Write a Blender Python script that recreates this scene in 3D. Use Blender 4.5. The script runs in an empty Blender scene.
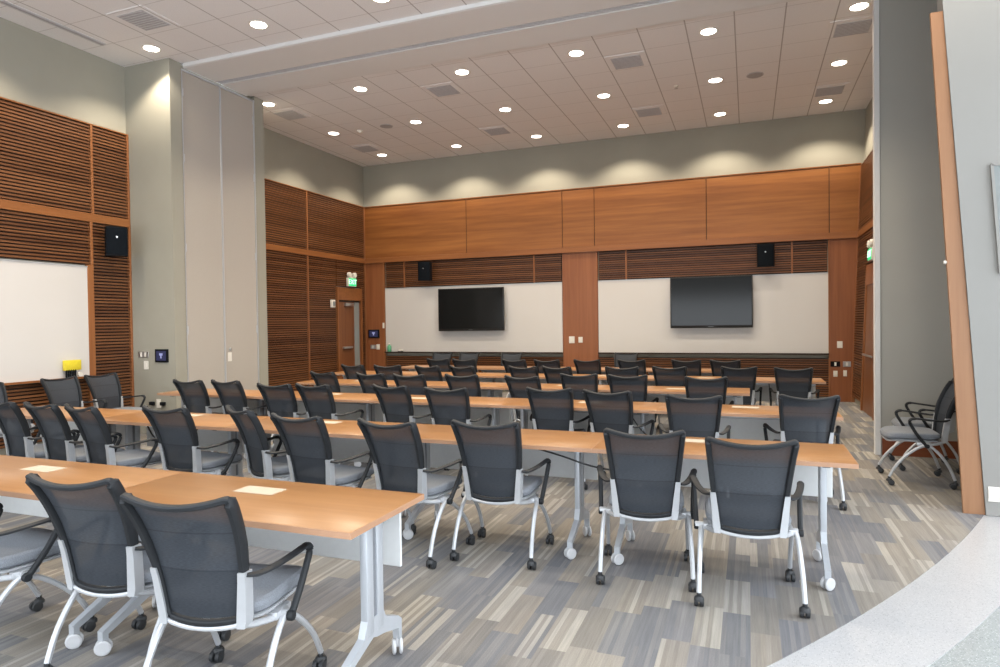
import bpy, bmesh, math, random
from mathutils import Vector, Matrix
random.seed(7)
C = bpy.context.scene.collection
PI = math.pi
V = Vector

# ------------------------------------------------------------------ materials
def new_mat(name):
    m = bpy.data.materials.new(name); m.use_nodes = True
    nt = m.node_tree; b = nt.nodes['Principled BSDF']
    return m, nt, b
def N(nt, typ, **kw):
    n = nt.nodes.new(typ)
    for k, v in kw.items():
        if k in n.inputs.keys() if hasattr(n.inputs, 'keys') else False: n.inputs[k].default_value = v
        else: setattr(n, k, v)
    return n
def L(nt, a, b): nt.links.new(a, b)
def math_n(nt, op, a, b=None, c=None):
    n = nt.nodes.new('ShaderNodeMath'); n.operation = op
    for i, x in enumerate((a, b, c)):
        if x is None: continue
        if isinstance(x, (int, float)): n.inputs[i].default_value = x
        else: L(nt, x, n.inputs[i])
    return n.outputs[0]
def comb(nt, x, y, z):
    n = nt.nodes.new('ShaderNodeCombineXYZ')
    for i, q in enumerate((x, y, z)):
        if isinstance(q, (int, float)): n.inputs[i].default_value = q
        else: L(nt, q, n.inputs[i])
    return n.outputs[0]
def ramp(nt, fac, stops, interp='LINEAR'):
    n = nt.nodes.new('ShaderNodeValToRGB'); n.color_ramp.interpolation = interp
    els = n.color_ramp.elements
    while len(els) < len(stops): els.new(0.5)
    for e, (p, c) in zip(els, stops): e.position = p; e.color = (*c, 1)
    L(nt, fac, n.inputs[0]); return n.outputs[0]
def mixc(nt, fac, a, b, mode='MIX'):
    n = nt.nodes.new('ShaderNodeMix'); n.data_type = 'RGBA'; n.blend_type = mode
    for i, x in ((0, fac), (6, a), (7, b)):
        if isinstance(x, (int, float)): n.inputs[i].default_value = x
        elif isinstance(x, tuple): n.inputs[i].default_value = (*x, 1)
        else: L(nt, x, n.inputs[i])
    return n.outputs[2]
def pos(nt):
    g = nt.nodes.new('ShaderNodeNewGeometry'); s = nt.nodes.new('ShaderNodeSeparateXYZ')
    L(nt, g.outputs['Position'], s.inputs[0]); return s.outputs
def objpos(nt):
    g = nt.nodes.new('ShaderNodeTexCoord'); s = nt.nodes.new('ShaderNodeSeparateXYZ')
    L(nt, g.outputs['Object'], s.inputs[0]); return s.outputs
def noise(nt, vec, scale=1, detail=2, rough=.5):
    n = nt.nodes.new('ShaderNodeTexNoise'); L(nt, vec, n.inputs['Vector'])
    n.inputs['Scale'].default_value = scale; n.inputs['Detail'].default_value = detail; n.inputs['Roughness'].default_value = rough
    return n.outputs['Fac']
def bump(nt, b, h, strength=.2, dist=.01):
    n = nt.nodes.new('ShaderNodeBump'); n.inputs['Strength'].default_value = strength; n.inputs['Distance'].default_value = dist
    L(nt, h, n.inputs['Height']); L(nt, n.outputs[0], b.inputs['Normal'])

def simple(name, col, rough=.5, metal=0, spec=.5, var=.06, scale=30):
    m, nt, b = new_mat(name)
    o = objpos(nt); f = noise(nt, comb(nt, o[0], o[1], o[2]), scale, 3)
    a = tuple(max(0, c * (1 - var)) for c in col); d = tuple(min(1, c * (1 + var)) for c in col)
    L(nt, ramp(nt, f, [(.3, a), (.7, d)]), b.inputs['Base Color'])
    b.inputs['Roughness'].default_value = rough; b.inputs['Metallic'].default_value = metal
    b.inputs['Specular IOR Level'].default_value = spec
    return m
def emit(name, col, s):
    m, nt, b = new_mat(name); b.inputs['Base Color'].default_value = (*[c * .5 for c in col], 1)
    b.inputs['Emission Color'].default_value = (*col, 1); b.inputs['Emission Strength'].default_value = s
    return m
def wood(name, dark, light, axis, grain=22, stretch=.05, rough=.38, slat=None, spec=.4, local=False):
    # grain runs along 'axis'
    m, nt, b = new_mat(name); p = objpos(nt) if local else pos(nt)
    s = [grain, grain, grain]; s['xyz'.index(axis)] = grain * stretch
    q = [math_n(nt, 'MULTIPLY', p[i], s[i]) for i in range(3)]
    f1 = noise(nt, comb(nt, *q), 1, 4, .6)
    q2 = [math_n(nt, 'MULTIPLY', p[i], s[i] * .12) for i in range(3)]
    f2 = noise(nt, comb(nt, *q2), 1, 2, .5)
    f = math_n(nt, 'ADD', math_n(nt, 'MULTIPLY', f1, .6), math_n(nt, 'MULTIPLY', f2, .4))
    if slat:
        k = math_n(nt, 'FLOOR', math_n(nt, 'DIVIDE', p[2], slat))
        w = nt.nodes.new('ShaderNodeTexWhiteNoise'); w.noise_dimensions = '1D'; L(nt, k, w.inputs['W'])
        f = math_n(nt, 'ADD', math_n(nt, 'MULTIPLY', f, .7), math_n(nt, 'MULTIPLY', w.outputs[0], .3))
    L(nt, ramp(nt, f, [(.32, dark), (.68, light)]), b.inputs['Base Color'])
    b.inputs['Roughness'].default_value = rough; b.inputs['Specular IOR Level'].default_value = spec
    return m

M = {}
M['paint'] = simple('sage_grey_paint', (.31, .298, .25), .75, var=.02, scale=3, spec=.25)
M['paint_pale'] = simple('pale_grey_paint', (.262, .256, .242), .75, var=.015, scale=2, spec=.25)
M['pocket'] = simple('warm_grey_pocket_lightened', (.37, .362, .33), .75, var=.015, scale=2, spec=.25)  # wall grey lightened to make up for weak light in the alcove
M['panel_fabric'] = simple('grey_partition_vinyl', (.40, .365, .325), .7, var=.04, scale=200, spec=.25)
M['slat'] = wood('walnut_slat', (.085, .030, .011), (.215, .088, .034), 'y', 14, .08, .42, slat=.0445)
M['slatx'] = wood('walnut_slat_wide', (.085, .030, .011), (.215, .088, .034), 'x', 14, .08, .42, slat=.0445)
M['slat_back'] = simple('dark_panel_backing', (.022, .009, .005), .8)
M['veneer'] = wood('cherry_veneer_level_grain', (.155, .050, .012), (.33, .130, .036), 'x', 12, .05, .4)
M['veneer_v'] = wood('cherry_veneer_upright_grain', (.19, .062, .022), (.30, .11, .042), 'z', 14, .04, .4)
M['rail'] = wood('cherry_rail', (.18, .062, .019), (.29, .112, .036), 'x', 14, .05, .4)
M['raily'] = wood('cherry_rail_side', (.18, .062, .019), (.29, .112, .036), 'y', 14, .05, .4)
M['post'] = wood('cherry_post', (.19, .068, .023), (.31, .122, .043), 'z', 14, .05, .4)
M['trimwood'] = wood('pale_cherry_board', (.235, .115, .055), (.335, .172, .087), 'z', 16, .05, .45)
M['base'] = wood('red_wood_base', (.14, .035, .014), (.22, .065, .024), 'x', 14, .05, .45)
M['top'] = wood('beech_laminate', (.27, .122, .043), (.40, .205, .085), 'x', 13, .05, .28, local=True, spec=.45)
M['edge'] = simple('table_edge_band', (.40, .225, .135), .45, var=.03)
M['ceil'] = None
M['white'] = simple('white_gypsum', (.66, .655, .65), .8, var=.01, scale=2)
M['wb'] = simple('whiteboard_enamel', (.60, .578, .555), .32, var=.008, scale=2, spec=.35)
M['black_plastic'] = simple('black_plastic', (.006, .007, .009), .7, spec=.12)
M['frame_black'] = simple('chair_frame_black', (.016, .018, .021), .55, spec=.3)
M['rubber'] = simple('caster_black', (.02, .022, .025), .5)
M['silver'] = simple('silver_paint', (.48, .495, .52), .38, .35, var=.02)
M['tablegrey'] = simple('table_leg_silver', (.44, .465, .50), .4, .25, var=.02)
M['slot'] = simple('leg_groove_grey', (.17, .18, .2), .6)
M['modesty'] = simple('modesty_panel_white', (.66, .68, .69), .5, var=.02)
M['wheelwhite'] = simple('white_caster', (.50, .505, .52), .45, var=.02)
M['steel'] = simple('dark_steel', (.16, .17, .18), .4, .5)
M['paper'] = simple('paper', (.47, .405, .31), .8, var=.01)
M['plate'] = simple('ivory_plate', (.72, .69, .63), .5, var=.02)
M['chrome'] = simple('brushed_metal', (.5, .5, .5), .3, .9)
M['tv'] = simple('tv_glass', (.008, .009, .01), .13, spec=.28)
M['tvb'] = simple('tv_bezel', (.012, .012, .013), .35)
M['grille'] = simple('speaker_grille', (.005, .007, .010), .8, spec=.08)
M['vent'] = simple('vent_grey', (.50, .50, .52), .6)
M['ventd'] = simple('vent_dark', (.36, .355, .37), .7)
M['yellow'] = simple('yellow_card', (.68, .55, .03), .5)
M['green_p'] = simple('green_bottle', (.10, .36, .20), .4)
M['doorwood'] = wood('door_veneer', (.13, .045, .018), (.22, .085, .032), 'z', 14, .04, .4)
M['doorsteel'] = simple('door_frame_dark', (.035, .03, .026), .5)
M['lens'] = emit('lamp_lens', (1, .93, .82), 14)
M['exit_g'] = emit('exit_green', (.03, .62, .22), 1.0)
M['exit_l'] = emit('exit_letters', (.6, 1, .75), 1.6)
M['scr'] = emit('panel_screen', (.03, .035, .11), .3)
M['icon'] = emit('panel_icon', (.38, .42, .75), .4)

def glass_mat():
    m, nt, b = new_mat('door_glass')
    b.inputs['Base Color'].default_value = (.36, .39, .39, 1); b.inputs['Roughness'].default_value = .08
    b.inputs['Transmission Weight'].default_value = .35; return m
M['glass'] = glass_mat()

def ceiling_mat():
    m, nt, b = new_mat('acoustic_ceiling_tile'); p = pos(nt)
    def line(c, off, w):
        fr = math_n(nt, 'FRACT', math_n(nt, 'DIVIDE', math_n(nt, 'ADD', c, off), .597))
        return math_n(nt, 'LESS_THAN', math_n(nt, 'MINIMUM', fr, math_n(nt, 'SUBTRACT', 1, fr)), w)
    lx = line(p[0], .14 + .597 * 50, .014); ly = line(p[1], .25, .009)
    f = noise(nt, comb(nt, p[0], p[1], p[2]), 120, 2)
    tile = ramp(nt, f, [(.35, (.71, .70, .705)), (.65, (.77, .76, .765))])
    k = math_n(nt, 'MAXIMUM', math_n(nt, 'MULTIPLY', lx, .85), math_n(nt, 'MULTIPLY', ly, .5))
    L(nt, mixc(nt, k, tile, (.36, .34, .33)), b.inputs['Base Color'])
    b.inputs['Roughness'].default_value = .9; b.inputs['Specular IOR Level'].default_value = .1
    return m
M['ceil'] = ceiling_mat()

def carpet_mat():
    m, nt, b = new_mat('plank_carpet'); p = pos(nt)
    W, LEN = .135, .46
    cx = math_n(nt, 'FLOOR', math_n(nt, 'DIVIDE', p[0], W))
    w1 = nt.nodes.new('ShaderNodeTexWhiteNoise'); w1.noise_dimensions = '1D'; L(nt, cx, w1.inputs['W'])
    cy = math_n(nt, 'FLOOR', math_n(nt, 'DIVIDE', math_n(nt, 'ADD', p[1], math_n(nt, 'MULTIPLY', w1.outputs[0], LEN)), LEN))
    w2 = nt.nodes.new('ShaderNodeTexWhiteNoise'); w2.noise_dimensions = '2D'; L(nt, comb(nt, cx, cy, 0), w2.inputs['Vector'])
    # narrower strips inside some planks
    sx = math_n(nt, 'FLOOR', math_n(nt, 'DIVIDE', p[0], W / 6))
    w3 = nt.nodes.new('ShaderNodeTexWhiteNoise'); w3.noise_dimensions = '2D'; L(nt, comb(nt, sx, cy, 0), w3.inputs['Vector'])
    base = ramp(nt, w2.outputs[0], [(0, (.182, .187, .202)), (.24, (.205, .208, .222)), (.42, (.225, .212, .195)), (.56, (.29, .262, .225)), (.74, (.335, .312, .275)), (.90, (.19, .192, .20))], 'CONSTANT')
    strip = ramp(nt, w3.outputs[0], [(0, (.22, .216, .212)), (.4, (.30, .28, .25)), (.75, (.41, .39, .35))], 'CONSTANT')
    sel = math_n(nt, 'GREATER_THAN', w2.outputs[0], .58)
    sel2 = math_n(nt, 'MULTIPLY', sel, math_n(nt, 'GREATER_THAN', w3.outputs[0], .45))
    c1 = mixc(nt, math_n(nt, 'MULTIPLY', sel2, .75), base, strip)
    c1 = mixc(nt, .24, c1, strip)
    q = comb(nt, math_n(nt, 'MULTIPLY', p[0], 85), math_n(nt, 'MULTIPLY', p[1], 3), 0)
    f = noise(nt, q, 1, 3, .6)
    f2 = noise(nt, comb(nt, p[0], p[1], 0), 190, 2)
    g = math_n(nt, 'ADD', math_n(nt, 'MULTIPLY', f, .55), math_n(nt, 'MULTIPLY', f2, .45))
    c2 = mixc(nt, .55, c1, ramp(nt, g, [(.28, (.42, .42, .43)), (.72, (1.12, 1.12, 1.12))]), 'MULTIPLY')
    big = noise(nt, comb(nt, math_n(nt, 'MULTIPLY', p[0], 2.2), p[1], 0), 1.1, 2)
    c3 = mixc(nt, 1.0, c2, ramp(nt, big, [(.3, (.88, .88, .92)), (.7, (1.0, .985, .95))]), 'MULTIPLY')
    L(nt, c3, b.inputs['Base Color']); b.inputs['Roughness'].default_value = .95
    b.inputs['Specular IOR Level'].default_value = .08; bump(nt, b, f2, .25, .004)
    return m
M['carpet'] = carpet_mat()

def terrazzo(name, base, dark, lite, rough):
    m, nt, b = new_mat(name); p = pos(nt); v = comb(nt, p[0], p[1], 0)
    vo = nt.nodes.new('ShaderNodeTexVoronoi'); vo.inputs['Scale'].default_value = 125; L(nt, v, vo.inputs['Vector'])
    s = nt.nodes.new('ShaderNodeSeparateColor'); L(nt, vo.outputs['Color'], s.inputs[0])
    chip = math_n(nt, 'LESS_THAN', vo.outputs['Distance'], .42)
    col = ramp(nt, s.outputs[0], [(0, dark), (.16, base), (.62, lite), (.9, tuple(c * .8 for c in base))], 'CONSTANT')
    L(nt, mixc(nt, chip, base, col), b.inputs['Base Color']); b.inputs['Roughness'].default_value = rough
    return m
M['terr'] = terrazzo('pale_terrazzo', (.405, .41, .425), (.27, .28, .30), (.48, .485, .495), .32)
M['terr2'] = terrazzo('green_grey_terrazzo', (.30, .325, .33), (.2, .22, .23), (.42, .45, .45), .22)

def mesh_fabric(name, col, thru):
    m, nt, b = new_mat(name); p = objpos(nt)
    wv = noise(nt, comb(nt, math_n(nt, 'MULTIPLY', p[0], 60), 0, math_n(nt, 'MULTIPLY', p[2], 420)), 1, 2)
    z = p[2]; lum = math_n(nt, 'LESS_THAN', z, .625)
    seam = math_n(nt, 'MAXIMUM', math_n(nt, 'LESS_THAN', math_n(nt, 'ABSOLUTE', math_n(nt, 'SUBTRACT', z, .625)), .0035), math_n(nt, 'LESS_THAN', math_n(nt, 'ABSOLUTE', math_n(nt, 'SUBTRACT', z, .785)), .003))
    c0 = ramp(nt, wv, [(.3, tuple(c * .8 for c in col)), (.7, tuple(c * 1.2 for c in col))])
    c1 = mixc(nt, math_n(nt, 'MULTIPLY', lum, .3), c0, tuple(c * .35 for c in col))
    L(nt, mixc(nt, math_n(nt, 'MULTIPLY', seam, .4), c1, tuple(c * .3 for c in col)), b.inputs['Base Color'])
    b.inputs['Roughness'].default_value = .8; b.inputs['Specular IOR Level'].default_value = .12
    t = nt.nodes.new('ShaderNodeBsdfTransparent'); mx = nt.nodes.new('ShaderNodeMixShader'); mx.inputs[0].default_value = thru
    out = nt.nodes['Material Output']
    L(nt, b.outputs[0], mx.inputs[1]); L(nt, t.outputs[0], mx.inputs[2]); L(nt, mx.outputs[0], out.inputs[0])
    return m
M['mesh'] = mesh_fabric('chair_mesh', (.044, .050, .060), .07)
M['seat'] = simple('seat_fabric', (.20, .215, .24), .9, var=.18, scale=260, spec=.1)

# ------------------------------------------------------------------ mesh helpers
class MB:
    def __init__(s): s.bm = bmesh.new()
    def box(s, x0, x1, y0, y1, z0, z1, bev=0, seg=2, mat=None):
        vs = bmesh.ops.create_cube(s.bm, size=1)['verts']
        for v in vs:
            v.co = V(((x0 + x1) / 2 + v.co.x * (x1 - x0), (y0 + y1) / 2 + v.co.y * (y1 - y0), (z0 + z1) / 2 + v.co.z * (z1 - z0)))
            if mat is not None: v.co = mat @ v.co
        if bev:
            es = {e for v in vs for e in v.link_edges}
            bmesh.ops.bevel(s.bm, geom=list(es), offset=bev, segments=seg, affect='EDGES', profile=.5)
        return s
    def rings(s, rings, cap=True, closed=False):
        R = [[s.bm.verts.new(p) for p in r] for r in rings]; n = len(R[0]); k = len(R)
        for i in range(k if closed else k - 1):
            a, b = R[i], R[(i + 1) % k]
            for j in range(n): s.bm.faces.new((a[j], a[(j + 1) % n], b[(j + 1) % n], b[j]))
        if cap and not closed:
            s.bm.faces.new(R[0][::-1]); s.bm.faces.new(R[-1])
        return s
    def tube(s, pts, r, n=8, rx=None, up=V((0, 0, 1)), closed=False, smooth=0, square=False):
        P = [V(p) for p in pts]
        if smooth: P = catmull(P, smooth, closed)
        k = len(P); rings = []
        for i, p in enumerate(P):
            if closed: t = P[(i + 1) % k] - P[i - 1]
            else: t = P[min(i + 1, k - 1)] - P[max(i - 1, 0)]
            t.normalize(); a = t.cross(up)
            if a.length < 1e-3: a = t.cross(V((0, 1, 0)))
            a.normalize(); b = a.cross(t)
            if callable(r): ra, rb = r(i / (k - 1))
            else: ra, rb = (rx or r), r
            ring = []
            for j in range(n):
                an = 2 * PI * (j + .5) / n; c, d = math.cos(an), math.sin(an)
                if square:
                    c = math.copysign(abs(c) ** .5, c); d = math.copysign(abs(d) ** .5, d)
                ring.append(p + a * (c * ra) + b * (d * rb))
            rings.append(ring)
        return s.rings(rings, closed=closed)
    def lathe(s, prof, c, axis='z', n=24, cap=True):
        rings = []
        for r, h in prof:
            ring = []
            for j in range(n):
                an = 2 * PI * j / n; u, w = r * math.cos(an), r * math.sin(an)
                q = {'z': (u, w, h), 'x': (h, u, w), 'y': (u, h, w)}[axis]
                ring.append(V(c) + V(q))
            rings.append(ring)
        return s.rings(rings, cap=cap)
    def prism(s, poly, axis, d0, d1):
        f = {'x': lambda a, b, d: V((d, a, b)), 'y': lambda a, b, d: V((a, d, b)), 'z': lambda a, b, d: V((a, b, d))}[axis]
        return s.rings([[f(a, b, d0) for a, b in poly], [f(a, b, d1) for a, b in poly]])
    def build(s, name, mat, parent=None, flat=False, label=None):
        bm = s.bm; bmesh.ops.recalc_face_normals(bm, faces=bm.faces)
        if not flat:
            for f in bm.faces: f.smooth = True
            for e in bm.edges:
                if len(e.link_faces) == 2 and e.calc_face_angle(0) > .6: e.smooth = False
        me = bpy.data.meshes.new(name); bm.to_mesh(me); bm.free(); me.materials.append(mat)
        o = bpy.data.objects.new(name, me); C.objects.link(o)
        if parent: o.parent = parent
        if label: o['label'] = label
        return o
def catmull(P, k, closed=False):
    out = []; n = len(P)
    for i in range(n if closed else n - 1):
        if closed: p0, p1, p2, p3 = P[i - 1], P[i], P[(i + 1) % n], P[(i + 2) % n]
        else: p0, p1, p2, p3 = P[max(i - 1, 0)], P[i], P[i + 1], P[min(i + 2, n - 1)]
        for j in range(k):
            t = j / k
            out.append(.5 * ((2 * p1) + (p2 - p0) * t + (2 * p0 - 5 * p1 + 4 * p2 - p3) * t * t + (3 * p1 - p0 - 3 * p2 + p3) * t ** 3))
    if not closed: out.append(P[-1].copy())
    return out
def tag(o, label=None, cat=None, group=None, kind=None):
    if label: o['label'] = label
    if cat: o['category'] = cat
    if group: o['group'] = group
    if kind: o['kind'] = kind
    return o
def thing(name, loc, label, cat, group=None, rz=0):
    o = bpy.data.objects.new(name, None); C.objects.link(o); o.empty_display_size = .1
    o.location = loc; o.rotation_euler = (0, 0, rz)
    return tag(o, label, cat, group)
def copy_tree(o, parent=None):
    c = o.copy(); C.objects.link(c)
    if parent: c.parent = parent
    for ch in list(o.children): copy_tree(ch, c)
    return c
def struct(o, label=None, cat=None): return tag(o, label, cat, None, 'structure')
ORD = ['first', 'second', 'third', 'fourth', 'fifth', 'sixth', 'seventh', 'eighth', 'ninth', 'tenth', 'eleventh']

# ------------------------------------------------------------------ room dimensions
ZC = 5.357; XLF = -8.45; XLB = -8.608; D = 13.447; XR = 1.87
YC0, YC1, XCF = 6.959, 8.86, -7.625          # the column that stores the partition
ZP0, ZR0, ZR1, ZP1 = 0, 3.012, 3.13, 4.35    # rail and top of the wood panelling

# floor: carpet inside a big circle, terrazzo outside it
CX, CY, CR = -12.387, 11.958, 15.283
def arc(R, a0, a1, n):
    return [(CX + R * math.cos(a0 + (a1 - a0) * i / n), CY + R * math.sin(a0 + (a1 - a0) * i / n)) for i in range(n + 1)]
def ang_at_y(R, y): return math.asin((y - CY) / R)
a_top = ang_at_y(CR, 6.05); a_bot = math.asin(max(-1, (-1.5 - CY) / CR))
pts = arc(CR, a_bot, a_top, 80)
poly = pts + [(2.9, 6.05), (2.9, D + .2), (-8.9, D + .2), (-8.9, pts[0][1])]
struct(MB().prism(poly, 'z', -.05, 0).build('floor', M['carpet'], flat=True), 'grey, blue and tan plank patterned carpet under the tables', 'floor')
R2 = 15.70
pts2 = arc(R2, ang_at_y(R2, -1.9), ang_at_y(R2, 5.93), 80)
poly2 = pts2 + [(7, 5.93), (7, 6.05)] + [(2.9, 6.05)] + pts[::-1] + [(pts[0][0], -1.9)]
mid = [(x, y) for x, y in pts2] + [(CX + R2 * math.cos(ang_at_y(R2, 5.93)), 6.05)] + pts[::-1]
struct(MB().prism(mid, 'z', -.05, -.003).build('floor', M['terr'], flat=True), 'pale speckled terrazzo band curving along the carpet edge', 'floor')
struct(MB().box(-12, 7, -4, 6.05, -.08, -.006).build('floor', M['terr2'], flat=True), 'darker polished terrazzo beyond the pale curved band', 'floor')

# ceiling
struct(MB().box(XLF - .3, 4.2, .6, 7.23, ZC, ZC + .12).build('ceiling', M['ceil'], flat=True), 'tiled ceiling before the partition beam', 'ceiling')
struct(MB().box(XLB - .3, 4.2, 8.45, D + .15, ZC, ZC + .12).build('ceiling', M['ceil'], flat=True), 'tiled ceiling of the rear half of the room', 'ceiling')
bm_ = MB(); bm_.box(XCF, 4.2, 7.20, 7.80, ZC - .055, ZC + .12); bm_.box(XCF, 4.2, 7.93, 8.47, ZC - .055, ZC + .12); bm_.box(XCF, 4.2, 7.80, 7.93, ZC - .02, ZC + .12)
beam = struct(bm_.build('trim_1', M['white'], flat=True), 'flat white ceiling beam carrying the partition track', 'beam')
MB().box(XCF, 4.2, 7.835, 7.852, ZC - .05, ZC - .015).box(XCF, 4.2, 7.88, 7.897, ZC - .05, ZC - .015).build('track', M['vent'], beam)
MB().box(XCF + .02, 4.2, 7.178, 7.20, ZC - .05, ZC + .0).build('edge_strip', M['white'], beam)
# soffit strip and slot diffuser along the left wall
sl = thing('slot_diffuser', (-8.06, 4.9, ZC), 'long dark slot air diffuser in the ceiling beside the slatted wall', 'air vent')
MB().box(-.018, .018, -2.2, 1.4, -.012, 0).build('slot', M['ventd'], sl)
MB().box(-.055, -.018, -2.2, 1.4, -.008, 0).build('flange', M['vent'], sl); MB().box(.018, .05, -2.2, 1.4, -.008, 0).build('flange', M['vent'], sl)

# walls
struct(MB().box(XLF - .2, XLF - .05, -1.5, YC0 + .1, 0, ZC + .1).build('wall_left', M['paint'], flat=True), 'sage grey wall above the slatted panelling near the whiteboard', 'wall')
struct(MB().box(XLB - .2, XLB - .05, YC1 - .1, D + .15, 0, ZC + .1).build('wall_left', M['paint'], flat=True), 'sage grey wall above the slatted panelling by the exit door', 'wall')
struct(MB().box(XLB - .2, 2.6, D + .05, D + .2, 0, ZC + .1).build('wall_back', M['paint'], flat=True), 'sage grey back wall with light scallops above the wood', 'wall')
col = MB()
col.box(XLF - .2, XCF, YC0, 7.165, 0, ZC + .05); col.box(XLF - .2, XCF, 8.645, YC1, 0, ZC + .05); col.box(XLB - .2, XCF - .06, 7.165, 8.645, 0, ZC + .05)
struct(col.build('wall_column', M['paint'], flat=True), 'sage grey column that houses the folded partition', 'column')
# folded partition leaves
pt = thing('folding_partition', (XCF, 7.905, 0), 'grey folding partition panels stored in the sage column', 'partition')
for y0, y1 in ((-.725, -.012), (.012, .725)):
    MB().box(-.05, -.012, y0, y1, .02, ZC - .1).build('leaf', M['panel_fabric'], pt)
fr = MB(); fr.box(-.05, .004, -.012, .012, 0, ZC - .09)
fr.build('meeting_stile', M['silver'], pt)
for y in (-.732, .732): MB().box(-.05, .0, y - .012, y + .012, 0, ZC - .09).build('edge_stile', M['silver'], pt)
MB().box(-.05, .006, -.74, .74, ZC - .10, ZC - .075).build('head_rail', M['silver'], pt)
for z in (1.5, 2.7, 4.0, 4.95):
    for y in (-.71, .71): MB().tube([(-.006, y, z - .06), (-.006, y, z + .06)], .009, 8).build('hinge', M['silver'], pt)
lk = MB().lathe([(.028, 0), (.028, .012), (.018, .02)], (-.012, .115, 1.19), 'x', 16).build('lock', M['chrome'], pt)
MB().box(-.013, -.008, .06, .14, 1.0, 1.14).build('label_card', M['plate'], pt)
# right rear wall (slatted) and partition pocket wall beside the alcove
struct(MB().box(XR + .05, XR + .2, 8.6, D + .15, 0, ZC + .1).build('wall_right', M['paint'], flat=True), 'sage grey right wall behind the pocket wall', 'wall')
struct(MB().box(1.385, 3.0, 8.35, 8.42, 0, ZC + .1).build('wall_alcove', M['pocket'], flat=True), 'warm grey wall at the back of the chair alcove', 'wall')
jm = struct(MB().box(1.332, 1.385, 8.335, 8.43, 0, ZC - .055).build('trim_2', M['white'], flat=True), 'pale upright jamb at the end of the alcove wall', 'trim')
struct(MB().box(1.40, 2.9, 8.332, 8.35, 0, .19).build('baseboard_alcove', M['base'], flat=True), 'red wood baseboard behind the alcove chairs', 'baseboard')
struct(MB().box(2.75, 2.9, 6.0, 8.5, 0, ZC + .1).build('wall_alcove_side', M['paint'], flat=True), 'grey side wall of the chair alcove', 'wall')
# front right wall that leans, with its wood end board
def shear_poly(p0, p1, y0, y1, z0, z1, sh0, sh1, mb):
    r = []
    for z, s0, s1 in ((z0, 0, 0), (z1, sh0, sh1)):
        r.append([V((p0 + s0, y0, z)), V((p1 + s1, y0, z)), V((p1 + s1, y1, z)), V((p0 + s0, y1, z))])
    return mb.rings(r)
struct(shear_poly(1.718, 5.2, 6.03, 6.18, 0, ZC, -.375, 0, MB()).build('wall_right_front', M['paint_pale'], flat=True), 'pale grey leaning wall beside the wood end board', 'wall')
eb = struct(shear_poly(1.573, 1.716, 6.045, 6.075, 0, 3.95, -.215, -.275, MB()).build('trim_3', M['trimwood'], flat=True), 'tapering pale wood board capping the leaning wall end', 'trim')

struct(MB().box(-12, 7, -4.3, -4.1, 2.55, 7).build('wall_lobby_added', M['paint_pale'], flat=True), 'unseen grey slab added to darken the television reflection', 'wall')  # unseen slab, added so the television reflects a dark upper part
# window-like niche and outlet on the front right wall
nw = thing('wall_niche_panel', (1.75, 6.03, 2.0), 'pale glassy panel at the edge of the leaning grey wall', 'panel')
shear_poly(.065, .9, -.012, -.001, -.12, .7, -.055, 0, MB()).build('pane', M['glass'], nw)
shear_poly(.045, .065, -.025, -.001, -.12, .71, -.055, -.055, MB()).build('frame', M['paint_pale'], nw)
shear_poly(.0, .9, -.025, -.001, .70, .72, 0, 0, MB()).build('frame', M['paint_pale'], nw)

# ------------------------------------------------------------------ panelling
def slats(u0, u1, z0, z1, plane, axis, sgn):
    """boards with gaps; plane = face coordinate; sgn = direction into the room"""
    mb = MB(); per = .0445; n = int((z1 - z0) / per); z = z0 + ((z1 - z0) - (n * per - .018)) / 2
    for i in range(n):
        a, b = plane - sgn * .035, plane
        lo, hi = min(a, b), max(a, b)
        if axis == 'y': mb.box(lo, hi, u0, u1, z + i * per, z + i * per + .0255)
        else: mb.box(u0, u1, lo, hi, z + i * per, z + i * per + .0255)
    return mb
def slat_panel(u0, u1, z0, z1, plane, axis, sgn, label):
    if axis == 'y': o = thing('slatted_wall_panel', (plane - sgn * .05, (u0 + u1) / 2, z0), label, 'wall panel', 'slatted wood wall panels')
    else: o = thing('slatted_wall_panel', ((u0 + u1) / 2, plane - sgn * .05, z0), label, 'wall panel', 'slatted wood wall panels')
    off = o.location.copy()
    def put(b):
        b.location = -off; b.parent = o; return b
    put(slats(u0 + .004, u1 - .004, z0, z1, plane, axis, sgn).build('slats', M['slat'] if axis == 'y' else M['slatx'], flat=True))
    a, b = sorted((plane - sgn * .05, plane - sgn * .033))
    mb = MB()
    if axis == 'y': mb.box(a, b, u0, u1, z0, z1)
    else: mb.box(u0, u1, a, b, z0, z1)
    put(mb.build('backing', M['slat_back'], flat=True))
    return o
tn = [3]
def trim(x0, x1, y0, y1, z0, z1, mat, label):
    tn[0] += 1
    return struct(MB().box(x0, x1, y0, y1, z0, z1, .003, 1).build('trim_%d' % tn[0], mat), label, 'trim')
F = XLF
# left wall, front half
slat_panel(2.2, 6.365, ZR1, ZP1, F, 'y', 1, 'wide slatted walnut panel at the top of the wall over the side whiteboard')
slat_panel(6.40, 6.93, ZR1, ZP1, F, 'y', 1, 'narrow upper slatted panel between the side whiteboard bay and the grey column')
slat_panel(2.2, 6.33, 2.42, ZR0, F, 'y', 1, 'slatted walnut strip directly above the side whiteboard')
slat_panel(6.372, 6.93, .1, ZR0, F, 'y', 1, 'tall narrow slatted panel behind the speaker beside the grey column')
slat_panel(2.2, 6.27, .1, .86, F, 'y', 1, 'low slatted walnut panel under the side whiteboard')
trim(F - .05, F + .012, 2.2, 6.93, ZR0, ZR1, M['raily'], 'level wood rail across the left slatted wall')
trim(F - .05, F + .008, 6.365, 6.40, ZR1, ZP1, M['post'], 'upright wood strip in the upper left slatted wall')
trim(F - .05, F + .012, 6.275, 6.368, .0, 2.42, M['post'], 'upright wood post beside the side whiteboard')
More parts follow.
